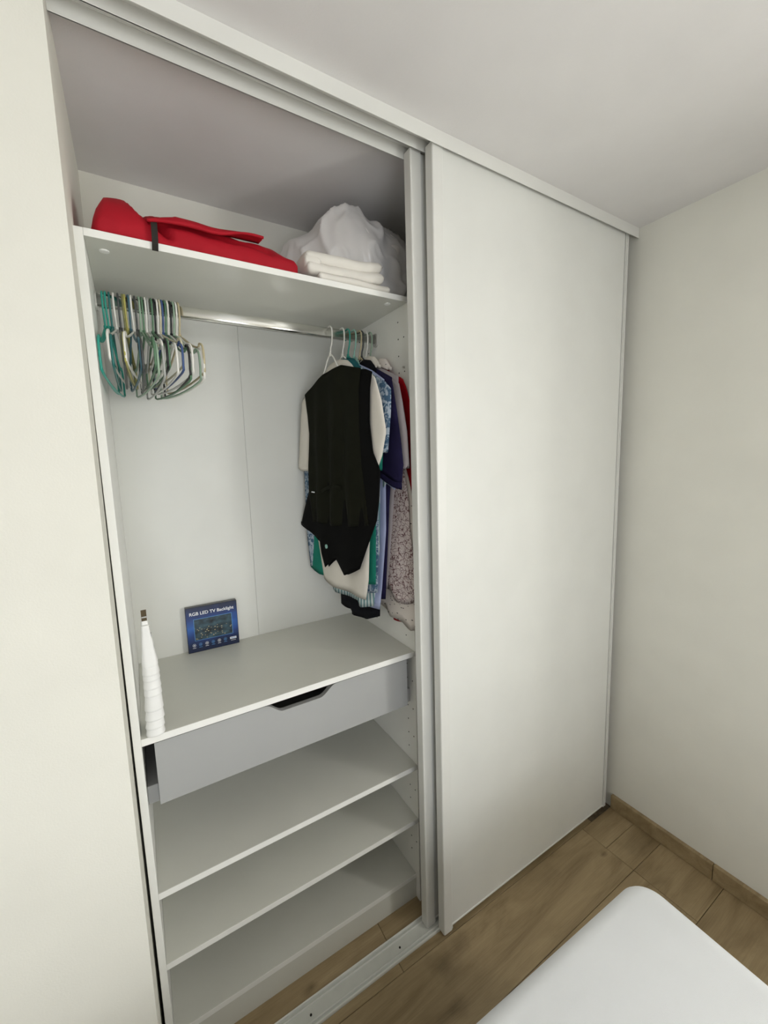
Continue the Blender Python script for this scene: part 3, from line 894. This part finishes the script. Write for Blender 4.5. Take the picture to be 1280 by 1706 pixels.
shirt('shirt', 'navy blue shirt with wide cuffed short sleeve near the door', 'navy', .735, .13, .22,
      sh_body(.375, .02, 1.885, [(.30, 1.17), (.20, 1.16), (.106, 1.153), (.085, 1.156)],
              [(.36, 1.6), (.33, 1.35)], [(.035, 1.6), (.051, 1.488), (.07, 1.3)]),
      [([(.050, 1.900), (.025, 1.888), (.004, 1.875)], [(.084, 1.606), (.04, 1.588), (.0, 1.566), (-.028, 1.560)],
        [(.050, 1.900), (.045, 1.78), (.055, 1.69), (.084, 1.606)], [(.004, 1.875), (-.006, 1.825), (-.030, 1.69), (-.038, 1.620), (-.028, 1.560)])],
      seed=7.1, fold=.003, cuff=[(.086, 1.612), (.04, 1.593), (.0, 1.571), (-.030, 1.565)], collar=('black', (.105, .21), 1.958), sdx=-.012)
shirt('shirt', 'grey mauve shirt with long loose sleeve beside the door stile', 'mauve', .757, .10, .18,
      sh_body(.37, .01, 1.888, [(.30, 1.20), (.20, 1.19), (.10, 1.185)],
              [(.36, 1.6), (.33, 1.35)], [(.02, 1.7), (.05, 1.5), (.08, 1.3)]),
      [([(.055, 1.900), (.03, 1.885), (.000, 1.868)], [(.02, 1.61), (-.01, 1.605), (-.040, 1.607)],
        [(.055, 1.900), (.03, 1.78), (.02, 1.61)], [(.000, 1.868), (-.012, 1.82), (-.032, 1.72), (-.040, 1.607)])],
      seed=8.8, collar=('cream', (.110, .215), 1.972), sdx=-.006)
shirt('shirt', 'white shirt with dense purple brown floral print, low near the door', 'floral', .7725, .08, .13,
      sh_body(.36, .075, 1.875, [(.27, 1.20), (.17, 1.19), (.080, 1.187), (.058, 1.148), (.01, 1.150), (-.041, 1.172)],
              [(.35, 1.6), (.31, 1.35)], [(.05, 1.70), (.004, 1.58), (-.012, 1.50), (-.014, 1.41), (-.043, 1.255)]), (), seed=9.5, fold=.004, t=.008)
shirt('shirt', 'off-white shirt with small dark dash print, lowest pale hem by the door', 'dash', .786, .06, .08,
      sh_body(.36, .08, 1.875, [(.26, 1.15), (.18, 1.11), (.136, 1.095), (.122, 1.074), (.08, 1.079), (.041, 1.080), (.0, 1.060), (-.030, 1.072)],
              [(.35, 1.6), (.30, 1.30)], [(.05, 1.70), (-.004, 1.57), (-.035, 1.45), (-.038, 1.25)]), (), seed=10.2, fold=.003, t=.006,
      collar=('dash', (.085, .185), 1.962))
shirt('jacket', 'bright red garment, last on the rail against the side panel', 'redcloth', .799, .03, .03,
      ([(.30, 1.93), (.205, 1.972), (.150, 1.977), (.118, 1.966), (.103, 1.921), (.031, 1.893), (.010, 1.86)],
       [(.110, 1.085), (.109, 1.064), (.082, 1.066), (.0, 1.082), (-.020, 1.088)],
       [(.30, 1.93), (.30, 1.6), (.22, 1.3), (.110, 1.085)], [(.010, 1.86), (-.012, 1.80), (-.026, 1.72), (-.030, 1.4), (-.020, 1.088)]),
      (), seed=11.4, fold=.002, t=.005, group=None, cat='garment')

# ================================================================== TOP SHELF CONTENTS
ZS = 2.1283
def smooth01(t):
    t = max(0, min(1, t)); return t * t * (3 - 2 * t)
def lerp_table(tab, x):
    for (a, va), (b_, vb) in zip(tab, tab[1:]):
        if x <= b_:
            q = (x - a) / (b_ - a); q = max(0, q)
            return va + (vb - va) * q
    return tab[-1][1]
bag = thing('red_bag', (0, 0, ZS), 'folded red canvas bag with black strap lying on the top shelf', 'bag')
htab = [(.016, .030), (.030, .080), (.044, .108), (.095, .113), (.125, .098), (.17, .092), (.22, .088), (.27, .082), (.32, .082), (.37, .080), (.42, .072), (.455, .058), (.470, .045)]
bmb = bmesh.new()
NX, NS = 60, 40
rings = []
sect = [(.004, .0), (.001, .22), (.004, .45), (.018, .66), (.050, .86), (.090, .97), (.14, 1.0), (.20, .93), (.26, .70), (.285, .40), (.29, .15), (.285, .0), (.2, -.0), (.1, -.0)]
sp_ = catmull([(a, b_, 0) for a, b_ in sect + sect[:1]], 3)[:-1]
for i in range(NX + 1):
    x = .014 + (.470 - .014) * i / NX
    h = lerp_table(htab, x)
    endk = min(1, (x - .014) / .012 + .25, (.470 - x) / .012 + .25)
    ring = []
    for k, q in enumerate(sp_):
        yq, zq = q.x, max(0, q.y) * h
        yq = .145 + (yq - .145) * (.75 + .25 * endk)
        zq *= (.8 + .2 * endk)
        n_ = noise.noise(Vector((x * 16, yq * 22, zq * 18))) * .010 + noise.noise(Vector((x * 45, yq * 50, 3.3))) * .003
        cre = -.030 * math.exp(-((x - .118 + (zq - .075) * .75) / .013) ** 2) * smooth01(zq / .05) * (1 if yq < .1 else .4)
        cre += -.008 * math.exp(-((zq - .052 + .05 * (x - .2)) / .006) ** 2) * (1 if .12 < x < .40 and yq < .06 else 0)
        f = smooth01(zq / .03)
        ring.append(bmb.verts.new((x + noise.noise(Vector((yq * 20, zq * 20, 7))) * .006 * f, yq + max(-.004, (n_ * .6 - cre)) * f if yq < .1 else yq, max(0, zq + (n_ + cre * .6) * f))))
    rings.append(ring)
n_r = len(sp_)
for a, b_ in zip(rings, rings[1:]):
    for k in range(n_r):
        bmb.faces.new((a[k], a[(k + 1) % n_r], b_[(k + 1) % n_r], b_[k]))
bmb.faces.new(rings[0]); bmb.faces.new(rings[-1][::-1])
obj('body', bmb, 'red', bag, True)
# flap folded over the front, standing slightly proud
fb = bmesh.new()
NFX, NFS = 34, 10
gt, gb = [], []
for i in range(NFX + 1):
    s = i / NFX
    x = .118 + (.372 - .118) * s
    h = lerp_table(htab, x)
    edge = .034 + .022 * s + .004 * math.sin(s * 9)
    rt, rb_ = [], []
    for k in range(NFS + 1):
        t = k / NFS
        zq = edge + (h * min(.80, .42 + s * 1.6) - edge) * t
        yq = -.009 + .010 * t + .034 * t * t * t
        n_ = noise.noise(Vector((x * 20, t * 3, 5.5))) * .004
        rt.append(fb.verts.new((x, yq - .003 + n_, zq + .005 + n_)))
        rb_.append(fb.verts.new((x, yq + .001 + n_, zq + .001 + n_)))
    gt.append(rt); gb.append(rb_)
for g_ in (gt, gb):
    for a, b_ in zip(g_, g_[1:]):
        for k in range(NFS):
            fb.faces.new((a[k], a[k + 1], b_[k + 1], b_[k]))
for a, b_, c, d in zip(gt, gt[1:], gb, gb[1:]):
    fb.faces.new((a[0], b_[0], d[0], c[0])); fb.faces.new((a[-1], b_[-1], d[-1], c[-1]))
for g1, g2 in ((gt[0], gb[0]), (gt[-1], gb[-1])):
    for k in range(NFS):
        fb.faces.new((g1[k], g1[k + 1], g2[k + 1], g2[k]))
obj('flap', fb, 'red', bag, True)
sb = bmesh.new()
pts = catmull([(.1315, -.006, .040), (.1312, -.009, .026), (.1308, -.0075, .005), (.1305, -.0035, -.004), (.1300, -.0030, -.012), (.1295, -.0035, -.019)], 4)
for i, (p, q) in enumerate(zip(pts, pts[1:])):
    vs_ = [sb.verts.new((p.x + sx * .0062, p.y + dy, p.z)) for sx, dy in ((-1, -.0012), (1, -.0012), (1, .0012), (-1, .0012))]
    ws_ = [sb.verts.new((q.x + sx * .0062, q.y + dy, q.z)) for sx, dy in ((-1, -.0012), (1, -.0012), (1, .0012), (-1, .0012))]
    for k in range(4):
        sb.faces.new((vs_[k], vs_[(k + 1) % 4], ws_[(k + 1) % 4], ws_[k]))
    if i == 0: sb.faces.new(vs_)
    if i == len(pts) - 2: sb.faces.new(ws_)
st_ = obj('strap', sb, 'black_web', bag); tag(st_, 'black webbing strap hanging over the shelf edge')

# folded white sheets
def soft_slab(x0, x1, y0, y1, z0, z1, seed, nx=34, ny=16, sag=.003, droop_r=0.0):
    """cushion-like folded cloth with fully rounded rim"""
    bm = bmesh.new()
    hz = (z1 - z0) / 2
    def pt(i, j, s):
        u = -1 + 2 * i / nx; w = -1 + 2 * j / ny
        def cr(a):
            return math.copysign(1 - (1 - abs(a)) ** 2.2, a) if abs(a) > 0 else 0
        ex = min(1, (1 - abs(u)) * (x1 - x0) / 2 / hz); ey = min(1, (1 - abs(w)) * (y1 - y0) / 2 / hz)
        def rnd(e): return math.sqrt(max(0, 1 - (1 - e) ** 2))
        th = hz * rnd(ex) * rnd(ey)
        x = (x0 + x1) / 2 + u * (x1 - x0) / 2; y = (y0 + y1) / 2 + w * (y1 - y0) / 2
        nn = noise.noise(Vector((x * 12 + seed, y * 14, seed * 2))) * sag
        x += noise.noise(Vector((y * 9, seed, z0 * 30))) * .006
        y += noise.noise(Vector((x * 11, seed * 1.7, z0 * 30))) * .008
        return (x, y, (z0 + z1) / 2 + s * th + nn + droop_r * u)
    Tp = [[bm.verts.new(pt(i, j, 1)) for j in range(ny + 1)] for i in range(nx + 1)]
    Bt = [[Tp[i][j] if i in (0, nx) or j in (0, ny) else bm.verts.new(pt(i, j, -1)) for j in range(ny + 1)] for i in range(nx + 1)]
    for S in (Tp, Bt):
        for i in range(nx):
            for j in range(ny):
                bm.faces.new((S[i][j], S[i + 1][j], S[i + 1][j + 1], S[i][j + 1]))
    return bm
fs = thing('folded_sheet', (0, 0, ZS), 'folded white cotton sheets stacked on the top shelf right of the red bag', 'sheet')
obj('layer', soft_slab(.520, .752, .001, .27, .0008, .020, 1.0, nx=60, ny=44, sag=.0015), 'linen', fs, True)
obj('layer', soft_slab(.490, .731, .005, .27, .0165, .049, 2.3, nx=60, ny=44, droop_r=.002, sag=.006), 'linen', fs, True)
obj('layer', soft_slab(.488, .726, .008, .26, .0455, .077, 3.9, nx=60, ny=44, droop_r=.005, sag=.006), 'linen', fs, True)

obj('fold', soft_slab(.484, .530, .007, .25, .0168, .0768, 5.1, nx=24, ny=44, sag=.001), 'linen', fs, True)

def lump(center, ells, scale, wr, seed, floor_z, sub=5, fq=9.0, ymax=.474, zmax=2.488):
    bm = bmesh.new()
    bmesh.ops.create_icosphere(bm, subdivisions=sub, radius=1.0)
    c = Vector(center)
    for v_ in bm.verts:
        d = v_.co.normalized()
        s = 0.0
        for (ox, oy, oz), (rx, ry, rz) in ells:
            # ray from the centre to an offset ellipsoid
            o = Vector((-ox / rx, -oy / ry, -oz / rz)); k = Vector((d.x / rx, d.y / ry, d.z / rz))
            a = k.dot(k); b2 = o.dot(k); cc = o.dot(o) - 1
            disc_ = b2 * b2 - a * cc
            if disc_ > 0:
                r = (-b2 + math.sqrt(disc_)) / a
                if r > 0: s += r ** 7
        r = s ** (1 / 7) * scale
        p = d * r
        q = Vector((p.x * fq * .75, p.y * fq, p.z * fq * .55)) + Vector((seed, seed * .7, 0))
        rid = (1 - abs(noise.noise(q)) * 2.2) ** 3
        rid2 = (1 - abs(noise.noise(q * 2.1 + Vector((3, 1, 2)))) * 2.0) ** 3
        r += wr * (rid * .75 + rid2 * .35 + noise.noise(q * 5.5) * .12)
        p = c + d * r
        if p.z < floor_z: p.z = floor_z + noise.noise(p * 20) * .0
        if p.y > ymax: p.y = ymax + (p.y - ymax) * .03
        if p.z > zmax: p.z = zmax
        v_.co = p
    return bm
ells = [((-.06, -.07, .02), (.115, .12, .150)), ((.07, -.02, .015), (.19, .15, .145)), ((-.15, .03, -.01), (.105, .12, .105)), ((.0, .0, -.08), (.23, .17, .08))]
dv = obj('duvet', lump((.765, .285, 2.270), ells, .955, .010, 2.0, ZS + .002, 6, 8.0), 'duvet', None, True)
tag(dv, 'white duvet inside the clear plastic bag on the right of the top shelf', 'duvet')
pb = obj('plastic_bag', lump((.765, .285, 2.270), ells, .985, .022, 5.0, ZS, 6, 8.5), 'film', None, True)
tag(pb, 'crinkled clear plastic bag around the white duvet on the top shelf', 'bag')

# ================================================================== WORKTOP CONTENTS
ZW = .9828
# blue carton leaning against the back panel
BW, BH, BT = .170, .163, .020
bxr = thing('carton', (.2355, .4265, ZW), 'blue RGB LED TV Backlight box standing against the back panel', 'box')
bxr.rotation_euler = (-.016, 0, -.035)
obj('carton_body', box(-BW / 2, BW / 2, 0, BT, 0, BH, .0012), 'boxside', bxr)
frp = obj('front_print', box(-BW / 2 + .0015, BW / 2 - .0015, -.0006, -.0001, .0015, BH - .0015), 'box', bxr)
obj('picture_border', box(-.0615, .0655, -.0010, -.0007, .0415, .1195), 'blue_ink', frp)
obj('picture', box(-.060, .064, -.0014, -.0011, .043, .118), 'picture', frp)
def text(body, size, x, z, m, parent, y=-.0012, align='CENTER'):
    cu = bpy.data.curves.new('txt', 'FONT')
    cu.body = body; cu.size = size; cu.align_x = align; cu.extrude = 0.0002; cu.offset = size * .018
    t = bpy.data.objects.new('txt', cu); COL.objects.link(t)
    bpy.context.view_layer.update()
    me = bpy.data.meshes.new_from_object(t.evaluated_get(bpy.context.evaluated_depsgraph_get()))
    bpy.data.objects.remove(t); bpy.data.curves.remove(cu)
    me.materials.clear(); me.materials.append(M[m])
    o = bpy.data.objects.new('lettering', me)
    link(o, parent)
    o.location = (x, y, z); o.rotation_euler = (PI / 2, 0, 0)
    return o
text('RGB LED TV Backlight', .0158, .000, .1335, 'white_ink', frp)
for k in range(6):
    xx = -.065 + .0205 * k
    ib = bmesh.new()
    tube(ib, [(xx + .0050 * math.cos(a * PI / 6), -.0009, .0265 + .0050 * math.sin(a * PI / 6)) for a in range(13)], .0006, 4)
    bx(ib, xx - .002, xx + .002, -.0012, -.0007, .0250, .0280)
    bx(ib, xx - .0055, xx + .0055, -.0011, -.0007, .0160, .0174)
    obj('icon', ib, 'blue_ink' if k in (1, 3, 5) else 'white_ink', frp)
lb = obj('logo_label', box(.0535, .0755, -.0012, -.0007, .0215, .0290), 'white_ink', frp)
obj('logo_mark', box(.0560, .0730, -.0016, -.0013, .0243, .0262), 'blue_ink', lb)
obj('logo_line', box(.0560, .0730, -.0012, -.0007, .0155, .0175), 'labelgrey', frp)

# tall white ribbed sleeve
sl = thing('ribbed_sleeve', (.0325, .012, ZW), 'tall white ribbed tapering sleeve standing at the left end of the worktop', 'sleeve')
bmS = bmesh.new()
prof = []   # (z, xc, rx, yc, ry)
keys = [(0.0, .000, .0190, .000, .0165), (.004, .000, .0200, .000, .0175), (.06, .0022, .0198, .004, .018), (.10, .0030, .0190, .008, .0180),
        (.150, .0032, .0183, .012, .018), (.172, .0030, .0176, .014, .0165), (.22, .0022, .0130, .017, .013), (.262, .0012, .0090, .019, .0110), (.300, .0008, .0066, .021, .0095)]
ribs = [.019, .040, .064, .098, .118, .136, .152]
NZ = 150
rings = []
for i in range(NZ + 1):
    z = .300 * i / NZ
    for a, b_ in zip(keys, keys[1:]):
        if z <= b_[0] + 1e-9:
            q = (z - a[0]) / (b_[0] - a[0]); q = q * q * (3 - 2 * q)
            xc, rx, yc, ry = [a[k] + (b_[k] - a[k]) * q for k in (1, 2, 3, 4)]
            break
    # each rib overhangs the next: saw-tooth steps that repeat upward
    step = 0.0
    if z < .172:
        lo = max([0.0] + [r_ for r_ in ribs if r_ <= z]); hi = min([r_ for r_ in ribs if r_ > z] + [.172])
        step = (.0016 if z < .064 else .0009) * (1 - 2 * (z - lo) / (hi - lo))
    sq = 2.2 + 2.8 * smooth01((z - .16) / .06)
    ring = []
    for k in range(28):
        a_ = 2 * PI * k / 28
        cx_, sy_ = math.cos(a_), math.sin(a_)
        den = (abs(cx_) ** sq + abs(sy_) ** sq) ** (1 / sq)
        zz = z
        if z > .275: zz = z + (.5 * (yc + sy_ / den * ry - yc) / ry) * .022 * smooth01((z - .275) / .02)
        ring.append(bmS.verts.new((xc + cx_ / den * (rx + step), yc + sy_ / den * (ry + step), zz - (0 if z < .275 else .006))))
    rings.append(ring)
for a, b_ in zip(rings, rings[1:]):
    for k in range(28):
        bmS.faces.new((a[k], a[(k + 1) % 28], b_[(k + 1) % 28], b_[k]))
bmS.faces.new(rings[0][::-1]); bmS.faces.new(rings[-1])
so = obj('sleeve_body', bmS, 'foam', sl, True)
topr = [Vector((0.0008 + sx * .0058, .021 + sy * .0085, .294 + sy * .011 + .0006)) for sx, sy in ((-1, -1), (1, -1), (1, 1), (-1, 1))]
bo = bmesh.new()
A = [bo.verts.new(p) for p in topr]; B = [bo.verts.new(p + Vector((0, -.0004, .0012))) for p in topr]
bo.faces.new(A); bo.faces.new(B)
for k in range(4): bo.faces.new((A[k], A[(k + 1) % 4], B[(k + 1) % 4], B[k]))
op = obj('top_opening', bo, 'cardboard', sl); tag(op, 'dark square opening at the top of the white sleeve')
obj('opening_divider', box(-.0045, .0062, .0165, .0175, .2895, .2935), 'labelgrey', op)
for z0, z1, xx in ((.232, .250, .0118), (.262, .270, .0090), (.205, .222, .0148)):
    obj('sticker', box(xx - .0006, xx + .0009, .010, .022, z0, z1), 'labelgrey', sl)

# ================================================================== BED
bed = thing('bed', (.1, -1.30, 0), 'bed with a plain white fitted sheet, its rounded corner at lower right', 'bed')
def rbox(x0, x1, y0, y1, z0, z1, rc, re):
    t = box(x0, x1, y0, y1, z0, z1)
    ve = [e for e in t.edges if abs(e.verts[0].co.z - e.verts[1].co.z) > .01]
    bmesh.ops.bevel(t, geom=ve, offset=rc, segments=10, affect='EDGES', profile=.5)
    he = [e for e in t.edges if abs(e.verts[0].co.z - e.verts[1].co.z) < 1e-5 and len(e.link_faces) == 2 and
          any(abs(f.normal.z) > .9 for f in e.link_faces) and any(abs(f.normal.z) < .5 for f in e.link_faces)]
    t.normal_update()
    he = [e for e in t.edges if any(abs(f.normal.z) > .9 for f in e.link_faces) and any(abs(f.normal.z) < .5 for f in e.link_faces)]
    bmesh.ops.bevel(t, geom=he, offset=re, segments=6, affect='EDGES', profile=.5)
    return t
mt = obj('mattress', rbox(-.93, 1.133, -2.05, -.575, .27, .50, .072, .045), 'sheet', bed, True); child_world(mt, bed)
o = obj('bed_base', rbox(-.92, 1.11, -2.04, -.60, .10, .268, .03, .01), 'divan', bed); child_world(o, bed)
for x in (-.85, 1.0):
    for y in (-1.98, -.69):
        o = obj('leg', prism([(x - .025, y - .025), (x + .025, y - .025), (x + .025, y + .025), (x - .025, y + .025)], 'z', 0.0, .10), 'drawer_dark', bed); child_world(o, bed)
# the bed stands very slightly askew to the wardrobe
bed.rotation_euler = (0, 0, -0.033)
bed.location = (.0785, -1.2756, 0)
